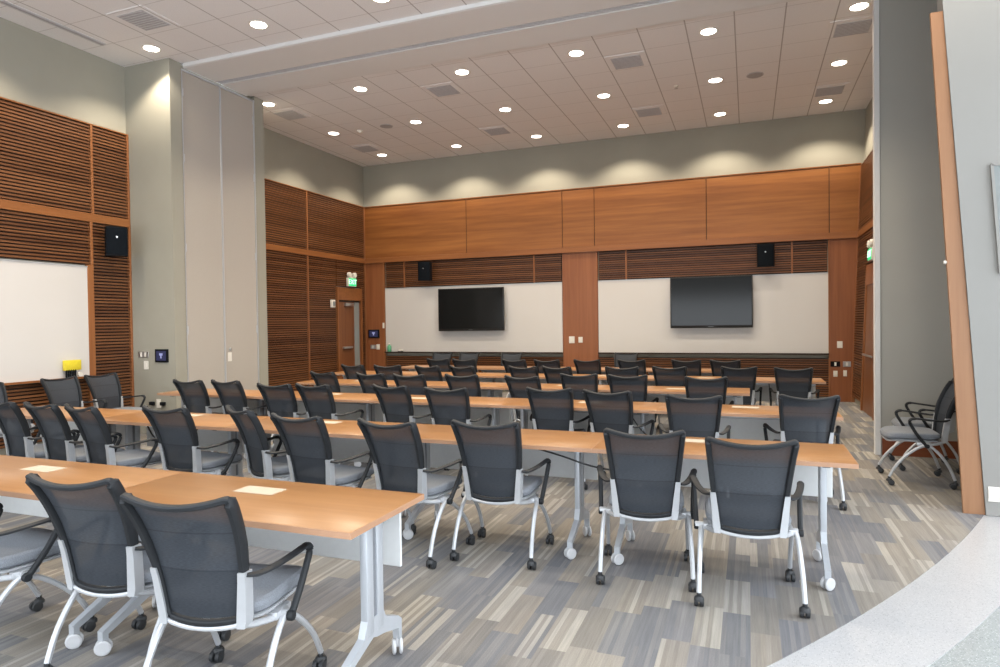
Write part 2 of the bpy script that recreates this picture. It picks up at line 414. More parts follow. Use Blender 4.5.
trim(F - .05, F + .012, 6.332, 6.368, 2.42, ZR0, M['post'], 'thin upright wood strip above the side whiteboard corner')
trim(F - .05, F + .012, 6.925, 6.957, 0, ZP1, M['post'], 'upright wood edge next to the grey column')
trim(F - .05, F + .012, 2.2, 6.957, ZP1, ZP1 + .02, M['raily'], 'top cap of the left slatted wall')
# left wall, rear half
B = XLB
slat_panel(YC1, 11.245, ZR1, ZP1, B, 'y', 1, 'upper slatted panel next to the partition column')
slat_panel(11.28, D - .03, ZR1, ZP1, B, 'y', 1, 'upper slatted panel above the exit sign in the corner')
slat_panel(YC1, 11.245, .1, ZR0, B, 'y', 1, 'lower slatted panel next to the partition column')
slat_panel(11.28, 12.26, .1, ZR0, B, 'y', 1, 'slatted panel carrying the white strobe beside the exit door')
slat_panel(12.27, 13.25, 2.42, ZR0, B, 'y', 1, 'slatted panel behind the lit exit sign over the left door')
slat_panel(13.26, D - .04, .1, ZR0, B, 'y', 1, 'slim slatted strip in the corner beyond the exit door')
trim(B - .05, B + .012, YC1, D, ZR0, ZR1, M['raily'], 'level wood rail across the rear left slatted wall')
trim(B - .05, B + .008, 11.245, 11.28, ZR1, ZP1, M['post'], 'upper upright strip in the rear left slatted wall')
trim(B - .05, B + .008, 11.245, 11.28, 0, ZR0, M['post'], 'lower upright strip in the rear left slatted wall')
trim(B - .05, B + .012, D - .035, D, 0, ZP1, M['post'], 'corner post where the left and back walls meet')
trim(B - .05, B + .012, YC1, D, ZP1, ZP1 + .02, M['raily'], 'top cap of the rear left slatted wall')
# back wall
def veneer(x0, x1, label):
    o = MB().box(x0 + .006, x1 - .006, D - .012, D + .03, ZR1 + .005, ZP1, .003, 1).build('veneer_wall_panel', M['veneer'])
    return tag(o, label, 'wall panel', 'cherry veneer panels on the back wall')
xs = [B, -5.935, -3.696, -3.003, -.762, 1.412, XR]
nm = ['cherry veneer panel nearest the exit door corner', 'cherry veneer panel over the left television', 'small cherry veneer panel over the middle pillar',
      'cherry veneer panel between the middle pillar and the right television', 'cherry veneer panel over the right speaker', 'narrow cherry veneer panel in the right back corner']
for i in range(6): veneer(xs[i], xs[i + 1], nm[i])
struct(MB().box(B, XR, D + .0, D + .05, ZR1, ZP1 - .01).build('trim_backing', M['slat_back'], flat=True), 'dark backing in the joints of the veneer panels', 'trim')
trim(B, XR, D - .05, D + .03, ZR0, ZR1, M['rail'], 'level wood rail across the back wall')
trim(B, XR, D - .03, D + .03, ZP1, ZP1 + .02, M['rail'], 'top cap of the back wall panelling')
def pilaster(x0, x1, label):
    return struct(MB().box(x0, x1, D - .012, D + .05, 0, ZR0, .004, 1).build('trim_pillar', M['veneer_v']), label, 'pillar')
pilaster(B, -8.085, 'upright veneer pillar with touch panel beside the corner')
pilaster(-3.71, -2.945, 'upright veneer pillar between the two whiteboards')
pilaster(1.41, XR, 'upright veneer pillar at the right end of the back wall')
for x in (-8.085, 1.40):
    trim(x - .012, x + .012, D - .03, D, 0, ZR0, M['post'], 'thin upright edge of the %s back wall pillar' % ('left' if x < 0 else 'right'))
for a, b, v, l in ((-8.07, -3.715, (-7.55, -4.345), 'left'), (-2.94, 1.395, (-2.351, .778), 'right')):
    e = [a] + list(v) + [b]
    for i in range(3):
        w = ['short slatted panel at the corner end over the %s back whiteboard', 'long slatted panel over the %s back whiteboard', 'short slatted panel at the far end over the %s back whiteboard'][i]
        if l == 'right': w = ['short slatted panel by the middle pillar over the %s back whiteboard', 'long slatted panel over the %s back whiteboard', 'short slatted panel beside the right end pillar over the %s back whiteboard'][i]
        elif i == 2: w = 'short slatted panel by the middle pillar over the %s back whiteboard'
        slat_panel(e[i] + .015, e[i + 1] - .015, 2.41, ZR0, D, 'x', -1, w % l)
    for q in v: trim(q - .015, q + .015, D - .01, D + .03, 2.41, ZR0, M['post'], 'thin upright strip over the %s back whiteboard' % l)
    slat_panel(a, b, .08, .80, D, 'x', -1, 'low slatted panel below the %s back whiteboard' % l)
# right wall of the rear half
slat_panel(8.7, D - .03, ZR1, ZP1, XR, 'y', -1, 'upper slatted panel on the right wall beside the back corner')
slat_panel(12.50, D - .03, .1, ZR0, XR, 'y', -1, 'tall slatted panel between right door and back corner')
slat_panel(11.2, 12.5, 2.45, ZR0, XR, 'y', -1, 'slatted panel above the right door')
trim(XR - .012, XR + .05, 8.7, D, ZR0, ZR1, M['raily'], 'level wood rail on the right wall')
trim(XR - .012, XR + .05, D - .035, D, 0, ZP1, M['post'], 'corner post where the right and back walls meet')
# paint above panelling flush fill
struct(MB().box(XLF - .06, XLF - .04, -1.5, 6.96, 0, ZC).build('wall_left', M['paint'], flat=True), 'inner face of the left wall by the side whiteboard', 'wall')

# ------------------------------------------------------------------ whiteboards
def whiteboard(loc, w, h, rz, label):
    o = thing('whiteboard', loc, label, 'whiteboard', 'whiteboards', rz)   # local: x along, y out of the wall is -y
    MB().box(-w / 2, w / 2, -.005, .03, 0, h).build('board', M['wb'], o, flat=True)
    t = MB(); t.box(-w / 2, w / 2, -.075, -.0, -.022, -.004, .004, 1); t.box(-w / 2, w / 2, -.08, -.072, -.022, .006)
    t.build('marker_tray', M['slat_back'] if abs(rz) < .1 else M['post'], o)
    MB().box(-w / 2, w / 2, -.012, .02, h, h + .018).build('top_trim', M['silver'], o)
    return o
whiteboard(((-8.07 - 3.715) / 2, D, .895), 4.35, 1.49, 0, 'long whiteboard behind the left television')
whiteboard(((-2.94 + 1.395) / 2, D, .895), 4.33, 1.49, 0, 'long whiteboard behind the right television')
whiteboard((F - .0, 4.24, .895), 4.08, 1.49, PI / 2, 'whiteboard in the slatted side wall above a yellow pack')

# ------------------------------------------------------------------ doors
d1 = struct(bpy.data.objects.new('door_1', None), 'wooden exit door with glass strip in the rear left wall', 'door'); C.objects.link(d1)
d1.location = (B, 12.76, 0)
MB().box(-.04, .02, -.49, .49, 2.11, 2.40, .003, 1).build('header_panel', M['rail'], d1)
for y in (-.475, .475): MB().box(-.05, .024, y - .02, y + .02, 0, 2.40).build('jamb', M['post'], d1)
MB().box(-.05, -.035, -.46, .46, 0, 2.11).build('frame', M['doorsteel'], d1)
MB().box(-.035, -.005, -.45, .16, .01, 2.07).build('leaf', M['doorwood'], d1)
MB().box(-.03, -.01, .18, .40, .01, 2.07).build('glass_strip', M['glass'], d1)
MB().box(-.035, -.005, .16, .18, .01, 2.07).box(-.035, -.005, .40, .45, .01, 2.07).build('stile', M['doorwood'], d1)
MB().box(-.01, .05, -.30, .05, 1.0, 1.05, .006).build('push_bar', M['chrome'], d1)
MB().box(-.01, .05, -.22, .1, 1.98, 2.05, .006).build('door_closer', M['chrome'], d1)
d2 = struct(bpy.data.objects.new('door_2', None), 'dark wooden door in the right wall under an exit sign', 'door'); C.objects.link(d2)
d2.location = (XR, 11.72, 0)
MB().box(-.02, .04, -.6, .58, 2.09, 2.42, .003, 1).build('header_panel', M['veneer_v'], d2)
MB().box(0.0, .04, -.55, .5, .01, 2.09).build('leaf', M['doorwood'], d2)
for y in (-.58, .56): MB().box(-.024, .05, y - .02, y + .02, 0, 2.42).build('jamb', M['post'], d2)
MB().tube([(-.05, -.45, .95), (-.05, .35, .95)], .018, 8).build('push_bar', M['chrome'], d2)

# ------------------------------------------------------------------ exit signs
def text_mesh(body, size, name, mat, parent, loc, rot, depth=.003):
    cu = bpy.data.curves.new(name, 'FONT'); cu.body = body; cu.size = size; cu.align_x = 'CENTER'; cu.align_y = 'CENTER'; cu.extrude = depth
    t = bpy.data.objects.new('tmp', cu); C.objects.link(t)
    dg = bpy.context.evaluated_depsgraph_get(); me = bpy.data.meshes.new_from_object(t.evaluated_get(dg))
    C.objects.unlink(t); bpy.data.objects.remove(t)
    me.name = name; me.materials.clear(); me.materials.append(mat)
    o = bpy.data.objects.new(name, me); C.objects.link(o); o.parent = parent; o.location = loc; o.rotation_euler = rot
    return o
def exit_sign(loc, rz, label):
    o = thing('exit_sign', loc, label, 'exit sign', 'exit signs', rz)       # faces local -y
    MB().box(-.16, .16, -.06, 0, 0, .20, .008).build('housing', M['plate'], o)
    MB().box(-.148, .148, -.066, -.06, .012, .188).build('face', M['exit_g'], o)
    text_mesh('EXIT', .155, 'lettering', M['exit_l'], o, (0, -.068, .10), (PI / 2, 0, 0))
    for x in (-.10, .10):
        h = MB().lathe([(.02, .0), (.058, -.02), (.06, -.07), (.05, -.085)], (x, .0, .265), 'y', 16).build('lamp_head', M['plate'], o)
    MB().box(-.05, .05, -.05, 0, .20, .235).build('bracket', M['plate'], o)
    return o
exit_sign((B + .015, 12.78, 2.43), PI / 2, 'lit green exit sign with lamp heads over the left door')
exit_sign((XR - .015, 11.62, 2.45), -PI / 2, 'lit green exit sign over the door in the right wall')

# ------------------------------------------------------------------ televisions and speakers
def television(x0, x1, z0, z1, label):
    w, h = x1 - x0, z1 - z0
    o = thing('television', ((x0 + x1) / 2, D - .12, z0), label, 'television', 'wall televisions')
    MB().box(-w / 2, w / 2, -.03, .025, 0, h, .008).build('housing', M['tvb'], o)
    MB().box(-w / 2 + .022, w / 2 - .022, -.034, -.03, .05, h - .02).build('screen', M['tv'], o)
    MB().box(-.05, .05, -.0325, -.030, .018, .03).build('badge', M['steel'], o)
    MB().box(-.3, .3, .025, .115, .25, h - .25).build('wall_mount', M['steel'], o)
    return o
television(-6.60, -5.005, 1.377, 2.336, 'wall television with a black screen nearer the exit door')
television(-1.454, .081, 1.393, 2.40, 'wall television with a grey reflecting screen right of the middle pillar')
def speaker(loc, rz, label):
    o = thing('wall_speaker', loc, label, 'speaker', 'wall speakers', rz)   # faces local -y
    b = MB(); prof = [(-.13, .0), (.13, .0), (.155, -.12), (.14, -.19), (.09, -.215), (-.09, -.215), (-.14, -.19), (-.155, -.12)]
    b.prism(prof, 'z', -.21, .21); b.build('cabinet', M['black_plastic'], o)
    g = MB(); g.prism([(-.148, -.15), (.148, -.15), (.137, -.196), (.088, -.221), (-.088, -.221), (-.137, -.196)], 'z', -.19, .19); g.build('grille', M['grille'], o)
    MB().lathe([(.013, -.221), (.013, -.226)], (0, 0, .06), 'y', 12).build('badge', M['chrome'], o)
    MB().tube([(0, -.02, 0), (0, .14, 0)], .03, 8).box(-.06, .06, .12, .14, -.07, .07).build('wall_bracket', M['steel'], o)
    return o
sp = speaker((F + .14, 6.61, 2.75), PI / 2 - .6, 'black speaker on the slatted strip beside the grey column'); sp.scale = (.9, .9, .95)
speaker((-6.885, D - .14, 2.74), .12, 'black speaker above the left television near the corner')
speaker((.317, D - .14, 2.745), -.05, 'black speaker above the right television')

# ------------------------------------------------------------------ small wall devices
def touch_panel(loc, w, h, rz, label):
    o = thing('touch_panel', loc, label, 'control panel', 'touch panels', rz)
    MB().box(-w / 2, w / 2, -.025, 0, -h / 2, h / 2, .004).build('bezel', M['black_plastic'], o)
    MB().box(-w * .38, w * .38, -.0275, -.025, -h * .36, h * .36).build('screen', M['scr'], o)
    MB().box(-w * .13, w * .13, -.029, -.0275, h * .02, h * .19).box(-w * .05, w * .05, -.029, -.0275, -h * .2, h * .02).build('icon', M['icon'], o)
    return o
touch_panel((-7.872, YC0, 1.14), .24, .19, 0, 'black touch panel with blue screen on the grey column')
touch_panel((-8.385, D - .012, 1.325), .30, .20, 0, 'black touch panel with blue screen on the corner pillar')
def plate(loc, w, h, rz, label, nm='light_switch', cat='switch', mat='plate', n=1):
    o = thing(nm, loc, label, cat, None, rz)
    MB().box(-w / 2, w / 2, -.008, 0, -h / 2, h / 2, .002, 1).build('cover_plate', M[mat], o)
    for i in range(n):
        x = (i - (n - 1) / 2) * w / max(n, 1) * .8
        MB().box(x - .017, x + .017, -.013, -.008, -.033, .033, .002, 1).build('rocker', M['plate'], o)
    return o
plate((-8.19, YC0, 1.00), .085, .125, 0, 'ivory light switch under the metal plate on the grey column')
pl = plate((-8.24, YC0, 1.155), .20, .085, 0, 'brushed metal plate on the grey column above the ivory switch', 'control_plate', 'control plate', 'chrome', 2)
plate((-3.515, D - .012, 1.165), .12, .145, 0, 'larger ivory switch plate on the middle back pillar', n=2)
plate((-3.325, D - .012, 1.165), .09, .12, 0, 'smaller ivory outlet beside the switch on the middle pillar', 'power_outlet', 'outlet', n=2)
plate((1.575, D - .012, 1.06), .09, .125, 0, 'ivory switch on the right end back pillar')
plate((1.50, D - .012, .70), .16, .10, 0, 'black connection plate low on the right end pillar', 'connection_plate', 'socket plate', 'black_plastic', 1)
plate((1.69, D - .012, .70), .13, .10, 0, 'metal connection plate low on the right end pillar', 'connection_plate', 'socket plate', 'chrome', 1)
plate((1.50, D - .012, .52), .07, .11, 0, 'ivory outlet under the black connection plate', 'power_outlet', 'outlet', n=2)
plate((1.66, D - .012, .53), .06, .11, 0, 'ivory outlet under the metal connection plate', 'power_outlet', 'outlet', n=1)
plate((-8.28, D - .012, 1.01), .09, .125, 0, 'ivory switch under the touch panel on the corner pillar')
plate((-8.42, D - .012, 1.01), .14, .10, 0, 'metal plate left of the ivory switch on the corner pillar', 'control_plate', 'control plate', 'chrome', 1)
plate((-8.11, D - .03, 1.52), .05, .13, 0, 'small white sensor at the edge of the corner pillar', 'wall_sensor', 'sensor', n=0)
plate((1.765, 6.03, .17), .075, .115, 0, 'white power outlet low on the leaning grey wall', 'power_outlet', 'outlet', n=2)
so = thing('fire_strobe', (B + .012, 12.06, 2.02), 'white fire strobe on the slats beside the exit door', 'alarm', None, PI / 2)
MB().box(-.065, .065, -.05, 0, -.085, .085, .008).build('housing', M['plate'], so); MB().box(-.035, .035, -.07, -.05, -.05, .05, .01).build('strobe_lens', M['glass'], so)
ou = plate((-7.96, YC0, .45), .085, .125, 0, 'white power outlet with black plugs low on the column', 'power_outlet', 'outlet', n=1)
for x in (-.11, .10):
    MB().box(x - .035, x + .035, -.05, 0, -.025, .025, .008).build('plug', M['black_plastic'], ou)
tc = thing('door_contact', (1.458, 6.06, 1.98), 'tiny white sensor behind the pale wood end board', 'sensor')
MB().lathe([(.011, -.012), (.014, 0), (.011, .02)], (0.0, 0, 0), 'x', 12).build('housing', M['plate'], tc)

# things on the whiteboard trays
yb = thing('marker_pack', (F + .04, 6.0, .895), 'yellow marker pack standing on the side whiteboard tray', 'marker pack', None, PI / 2)
MB().box(-.115, .115, -.03, .01, .10, .235, .004).build('header_card', M['yellow'], yb)
b = MB()
for i in range(5): b.tube([(-.085 + i * .03, -.02, .0), (-.085 + i * .03, -.02, .11)], .012, 8)
b.build('markers', M['black_plastic'], yb)
MB().lathe([(.03, -.012), (.03, .012)], (.09, -.035, .04), 'y', 16).build('tape_roll', M['plate'], yb)
gb = thing('spray_bottle', (-7.955, D - .045, .90), 'green cleaner bottle on the back tray beside the corner pillar', 'bottle')
MB().lathe([(.045, 0), (.05, .01), (.05, .12), (.03, .15), (.015, .16), (.015, .175)], (0, 0, 0), 'z', 16).build('body', M['green_p'], gb)
MB().box(-.02, .02, -.035, .015, .173, .195, .004).build('trigger_head', M['plate'], gb)
er = thing('board_eraser', (-7.65, D - .045, .90), 'pale eraser on the back whiteboard tray near the green bottle', 'eraser')
MB().box(-.06, .06, -.025, .02, .012, .05, .008).build('body', M['plate'], er); MB().box(-.06, .06, -.025, .02, 0, .012).build('felt', M['black_plastic'], er)

# ------------------------------------------------------------------ ceiling fittings
LX = [-7.67, -5.83, -4.03, -2.255, -.465, 1.29]; LY = [12.74, 10.92, 9.05]
ROWN = ['row nearest the back wall', 'middle row of the rear ceiling', 'row just behind the ceiling beam']
lights = []
proto = thing('recessed_downlight', (0, 0, ZC), 'x', 'ceiling light', 'recessed ceiling lights')
ring = MB(); ring.lathe([(.122, 0), (.122, -.005), (.108, -.010), (.098, -.004), (.098, .0)], (0, 0, 0), 'z', 32, cap=False); ring.build('trim_ring', M['plate'], proto)
MB().lathe([(.098, -.002), (.0985, -.004), (.0, -.005)], (0, 0, 0), 'z', 32, cap=False).build('lens', M['lens'], proto)
spots = []
first = True
for r, y in enumerate(LY):
    for i, x in enumerate(LX):
        spots.append((x, y, 'round recessed light, %s from the partition column, %s' % (ORD[i], ROWN[r])))
for i, x in enumerate((-7.584, -5.755, -3.976)):
    spots.append((x, 6.635, 'round recessed light before the beam, %s from the column' % ORD[i]))
for i, (x, y, l) in enumerate(spots):
    o = proto if i == 0 else copy_tree(proto)
    o.location = (x, y, ZC); o['label'] = l
SPOT_W = 150
for x, y, l in spots + [(-7.584, 4.77, ''), (-5.755, 4.77, ''), (-3.976, 4.77, ''), (-2.2, 6.635, ''), (-.4, 6.635, ''), (1.3, 5.4, ''), (-7.584, 2.9, ''), (-5.755, 2.9, ''), (-3.976, 2.9, '')]:  # extras have no fixture; the rightmost one is added to brighten the alcove wall
    ld = bpy.data.lights.new('downlight_or_fill_beam', 'SPOT'); ld.energy = SPOT_W; ld.color = (1, .87, .69); ld.spot_size = math.radians(122); ld.spot_blend = .45; ld.shadow_soft_size = .05
    lo = bpy.data.objects.new('downlight_or_fill_beam', ld); C.objects.link(lo); lo.location = (x, y, ZC - .03)
# air vents
vproto = thing('air_vent', (0, 0, ZC), 'x', 'air vent', 'square ceiling vents')
MB().box(-.29, .29, -.29, .29, -.008, 0).build('frame', M['ceil'], vproto)
MB().box(-.21, .21, -.21, .21, -.014, -.006).build('core', M['vent'], vproto)
lv = MB()
for i in range(9): lv.box(-.2, .2, -.19 + i * .046, -.175 + i * .046, -.018, -.012)
lv.build('louvre', M['ventd'], vproto)
vs = [(-4.621, 9.63, 'square ceiling vent behind the beam nearer the column'), (-1.633, 9.63, 'square ceiling vent behind the beam over the middle tables'), (1.30, 9.67, 'square ceiling vent behind the beam at the right end'),
      (-7.705, 9.65, 'square ceiling vent in the corner beside the column'), (-4.632, 12.08, 'square ceiling vent by the back wall over the left television'), (-1.667, 12.08, 'square ceiling vent by the back wall left of the right television'),
      (-7.71, 12.14, 'square ceiling vent by the back wall above the exit door'), (1.29, 12.17, 'square ceiling vent by the back wall in the right corner'), (-6.956, 5.99, 'square ceiling vent before the beam near the slatted wall')]
for i, (x, y, l) in enumerate(vs):
    o = vproto if i == 0 else copy_tree(vproto)
    o.location = (x, y, ZC); o['label'] = l
for x, y, l in ((-6.468, 10.92, 'round flat ceiling speaker nearer the column'), (.121, 10.93, 'round flat ceiling speaker nearer the right wall')):
    o = thing('ceiling_speaker', (x, y, ZC), l, 'ceiling speaker', 'ceiling speakers')
    MB().lathe([(.125, 0), (.13, -.008), (.118, -.01)], (0, 0, 0), 'z', 28).build('rim', M['vent'], o)
    MB().lathe([(.116, -.009), (.114, -.013), (0, -.014)], (0, 0, 0), 'z', 28, cap=False).build('grille', M['ventd'], o)
o = thing('sprinkler', (-1.072, 10.93, ZC), 'small white sprinkler head between the rear ceiling lights', 'sprinkler')
MB().lathe([(.04, 0), (.04, -.006), (.015, -.02), (.012, -.045)], (0, 0, 0), 'z', 14).build('cup', M['plate'], o); MB().lathe([(.03, -.045), (.03, -.049)], (0, 0, 0), 'z', 14).build('deflector', M['chrome'], o)
o = thing('smoke_detector', (-7.10, 10.98, ZC), 'small white smoke detector between rear lights near the left wall', 'smoke detector')
MB().lathe([(.06, 0), (.062, -.015), (.045, -.035)], (0, 0, 0), 'z', 20).build('base', M['plate'], o); MB().lathe([(.03, -.035), (.025, -.045)], (0, 0, 0), 'z', 16).build('cap', M['plate'], o)

# ------------------------------------------------------------------ chairs
def make_chair():
    root = thing('mesh_chair', (0, 0, 0), 'x', 'chair', None)
    def wv(v):     # half width of the back at height fraction v
        z = .43 + v * .505
        K = [(.43, .158), (.52, .168), (.62, .181), (.75, .195), (.87, .207), (.935, .213)]
        return lerp(K, z)
    def yv(v):
        z = .43 + v * .505
        K = [(.43, -.205), (.50, -.212), (.58, -.222), (.66, -.238), (.74, -.262), (.82, -.297), (.88, -.330), (.935, -.368)]
        return lerp(K, z)
    def lerp(K, z):
        for (a, p), (b, q) in zip(K, K[1:]):
            if z <= b + 1e-9: t = (z - a) / (b - a); return p + (q - p) * t
        return K[-1][1]
    def S(u, v):
        z = .43 + v * .505 - .034 * (1 - u * u) * max(0, v) ** 5 - .014 * (1 - u * u) * max(0, 1 - v) ** 5
        return V((u * wv(v), yv(v) - .028 * (1 - u * u) + .004, z))
    # mesh skin with thickness
    mb = MB(); nu, nv = 10, 14
    for side, off in ((0, 0.0), (1, .004)):
        pass
    g = [[mb.bm.verts.new(S(-.93 + 1.86 * i / nu, .03 + .94 * j / nv)) for i in range(nu + 1)] for j in range(nv + 1)]
    for j in range(nv):
        for i in range(nu): mb.bm.faces.new((g[j][i], g[j][i + 1], g[j + 1][i + 1], g[j + 1][i]))
    mb.build('backrest_mesh', M['mesh'], root)
    # black frame around the mesh
    loop = []
    c = .10; k = 4
    def uvs():
        cv = .07; cu = .16
        for i in range(13): yield (-1 + cu + (2 - 2 * cu) * i / 12, 0)
        for i in range(1, k): a = -PI / 2 + PI / 2 * i / k; yield (1 - cu + cu * math.cos(a), cv + cv * math.sin(a))
        for i in range(13): yield (1, cv + (1 - cv - .03) * i / 12)
        for i in range(1, 3): a = PI / 2 * i / 3; yield (.94 + .06 * math.cos(a), .97 + .03 * math.sin(a))
        for i in range(13): yield (.94 - 1.88 * i / 12, 1)
        for i in range(1, 3): a = PI / 2 + PI / 2 * i / 3; yield (-.94 + .06 * math.cos(a), .97 + .03 * math.sin(a))
        for i in range(13): yield (-1, 1 - .03 - (1 - cv - .03) * i / 12)
        for i in range(1, k): a = PI + PI / 2 * i / k; yield (-1 + cu + cu * math.cos(a), cv + cv * math.sin(a))
    P = [S(u, v) for u, v in uvs()]; n = len(P); rings = []
    for i in range(n):
        t = (P[(i + 1) % n] - P[i - 1]).normalized(); nrm = V((0, 1, .25)).normalized()
        b = t.cross(nrm).normalized(); nrm = b.cross(t).normalized()
        side = abs(t.z) > .7
        hw, hd = (.0155, .0205 + .0065 * min(1, max(0, (P[i].z - .62) / .06))) if side else (.012, .015)
        ring = []
        for j in range(8):
            a = 2 * PI * (j + .5) / 8; cc, dd = math.cos(a), math.sin(a)
            cc = math.copysign(abs(cc) ** .6, cc); dd = math.copysign(abs(dd) ** .6, dd)
            ring.append(P[i] + b * (cc * hw) + nrm * (dd * hd))
        rings.append(ring)
    f = MB(); f.rings(rings, closed=True); f.build('back_frame', M['frame_black'], root)
    # silver side brackets, bottom rail and link to the seat
    for s in (-1, 1):
        br = MB(); rr = []
        for v in (-.06, 0, .1, .2, .3, .385):
            z = .43 + v * .505; x = wv(max(0, v)) + .002; y = yv(max(0, v)); w = .0255
            xo = .186 + .013 * max(0, v) / .385 if v > -.03 else .178
            rr.append([V((s * (x - .012), y - w, z)), V((s * xo, y - w + .004, z)), V((s * (xo + .003), y + w, z)), V((s * (x - .006), y + w, z))])
        br.rings(rr); br.build('side_bracket', M['silver'], root)
        # horizontal link from the bracket to the hub
        MB().tube([(s * .165, -.215, .412), (s * .178, -.17, .395), (s * .205, -.11, .385), (s * .235, -.05, .382)], .014, 8, smooth=3).build('side_link', M['silver'], root)
    MB().tube([(-.170, -.210, .418), (-.13, -.222, .405), (-.06, -.232, .396), (0, -.234, .394), (.06, -.232, .396), (.13, -.222, .405), (.170, -.210, .418)], .0095, 8, smooth=2).build('bottom_rail', M['silver'], root)
    # seat: cushion and pan
    def pad(z0, z1, x, y0, y1, r, nm, mat, dome):
        mb = MB(); out = []
        def ring(sc, z, dz=0):
            pts = []
            for i in range(32):
                a = 2 * PI * i / 32; cc = math.copysign(abs(math.cos(a)) ** .42, math.cos(a)); ss = math.copysign(abs(math.sin(a)) ** .42, math.sin(a))
                px, py = cc * x * sc, (y0 + y1) / 2 + ss * (y1 - y0) / 2 * sc
                drop = .022 * max(0, (py - .15) / .118) ** 2
                pts.append(V((px, py, z - drop + dome * (px / x) ** 2 * .3)))
            return pts
        R = [ring(.90, z0), ring(.98, z0 + (z1 - z0) * .25), ring(1, z0 + (z1 - z0) * .55), ring(.975, z0 + (z1 - z0) * .85), ring(.92, z1), ring(.6, z1 - .004), ring(.2, z1 - .006)]
        mb.rings(R); return mb.build(nm, mat, root)
    pad(.418, .478, .225, -.185, .268, .05, 'seat', M['seat'], .02)
    pad(.398, .420, .21, -.17, .255, .05, 'seat_pan', M['silver'], .0)
    # arms, legs, casters
    hub = []
    for s in (-1, 1):
        a = MB()
        path = [(s * .192, -.232, .612), (s * .222, -.185, .602), (s * .256, -.10, .610), (s * .279, .0, .622), (s * .287, .052, .627), (s * .289, .086, .618), (s * .288, .094, .592), (s * .285, .076, .552), (s * .279, .032, .475), (s * .274, -.02, .405), (s * .272, -.045, .375)]
        def rad(t):
            if t < .06: return (.017, .009)
            if t < .40: return (.020, .0095)
            if t < .60: return (.0175, .0135)
            return (.0145, .014)
        a.tube(path, rad, 8, smooth=4); a.lathe([(.018, -.014), (.021, -.008), (.021, .008), (.018, .014)], (s * .272, -.045, .378), 'x', 14)
        a.build('armrest', M['frame_black'], root)
        h = MB(); h.lathe([(.017, -.035), (.021, -.03), (.021, .012)], (s * .247, -.045, .382), 'x', 12); h.box(s * .22 - .016, s * .22 + .016, -.09, .03, .372, .405, .006); h.build('pivot_hub', M['silver'], root)
        rear = [(s * .247, -.045, .385), (s * .251, -.10, .352), (s * .255, -.165, .280), (s * .259, -.222, .185), (s * .262, -.262, .078)]
        frnt = [(s * .240, -.05, .380), (s * .240, .02, .352), (s * .244, .11, .282), (s * .250, .195, .185), (s * .254, .252, .078)]
        for pth in (rear, frnt):
            lg = MB().tube(pth, .0135, 8, smooth=4).build('leg', M['silver'], root)
            x, y, _ = pth[-1]; d = 1 if pth is frnt else -1
            k = MB()
            k.lathe([(.011, .045), (.013, .082)], (x, y, 0), 'z', 10)
            k.lathe([(.019, .062), (.026, .052), (.027, .040)], (x, y, 0), 'z', 12)
            cyo = y - d * .016
            for o_ in (-.015, .015):
                k.lathe([(.016, -.011), (.025, -.009), (.0265, 0), (.025, .009), (.016, .011)], (x + o_, cyo, .0265), 'x', 14)
            k.build('caster', M['rubber'], lg)
    MB().tube([(-.235, -.045, .385), (.235, -.045, .385)], .013, 8).build('crossbar', M['silver'], root)
    return root
chair = make_chair()
used = [False]
def put_chair(x, y, rot, label, group):
    if not used[0]: o = chair; used[0] = True
    else: o = copy_tree(chair)
    o.location = (x, y, 0); o.rotation_euler = (0, 0, math.radians(rot)); o['label'] = label; o['group'] = group
    return o
def place_top(tx, ty, rot, label, group, back=.37):
    a = math.radians(rot)
    return put_chair(tx - math.sin(a) * back, ty + math.cos(a) * back, rot, label, group)
ROWS = {
 'front table row': [(-1.94, 1.75, 11), (-2.62, 1.84, 6)],
 'second table row': [(.01, 3.53, 4), (-.55, 3.66, 7), (-1.535, 3.7, 2), (-2.16, 3.56, -8), (-2.90, 3.61, -7), (-3.59, 3.82, -27), (-4.2, 3.70, -2), (-4.96, 3.58, -12), (-5.46, 3.60, -8), (-6.0, 3.62, -8)],
 'third table row': [(.45, 5.7, 4), (-.42, 5.47, 4), (-1.18, 5.67, -8), (-1.74, 5.77, 0), (-2.7, 5.55, 2), (-3.38, 5.66, -12), (-4.25, 5.57, -8), (-4.70, 5.52, -4), (-5.57, 5.74, -8), (-6.07, 5.68, -4)],
 'fourth table row': [(-.43, 7.28, 4), (-1.29, 7.38, 2), (-1.87, 7.42, 2), (-2.44, 7.0, -12), (-3.22, 7.05, -6), (-3.88, 6.95, -4), (-4.48, 7.03, -10), (-5.25, 7.1, -14)],
 'fifth table row': [(.52, 8.86, -4), (-.12, 8.95, 2), (-.99, 8.82, -4), (-1.59, 8.68, 4), (-2.48, 8.58, -14), (-2.96, 8.55, -10), (-3.85, 8.45, -18), (-4.41, 8.45, -14), (-5.07, 8.45, 2), (-5.69, 8.45, -12)],
 'sixth table row': [(-.34, 10.4, -8), (-.91, 10.38, -8), (-1.74, 10.3, -8), (-2.44, 10.22, -8), (-3.08, 10.1, -8), (-3.65, 10.1, -12), (-4.58, 10.15, -6), (-5.10, 10.2, -6)],
}
for rn, L_ in ROWS.items():
    for i, (x, y, r) in enumerate(L_):
        place_top(x, y, r, 'black mesh chair, %s from the right at the %s' % (ORD[i], rn), 'mesh chairs at the ' + rn)
put_chair(-3.45, 2.115, -8, 'black mesh chair farthest from the front table end, cut by the picture edge', 'mesh chairs at the front table row')
for i, (x, y) in enumerate(((-2.21, 12.55), (-4.55, 12.55), (-5.50, 12.55), (-6.10, 12.5))):
    place_top(x, y, 180, 'black mesh chair behind the last tables, %s from the right by the back wall' % ORD[i], 'mesh chairs by the back wall')
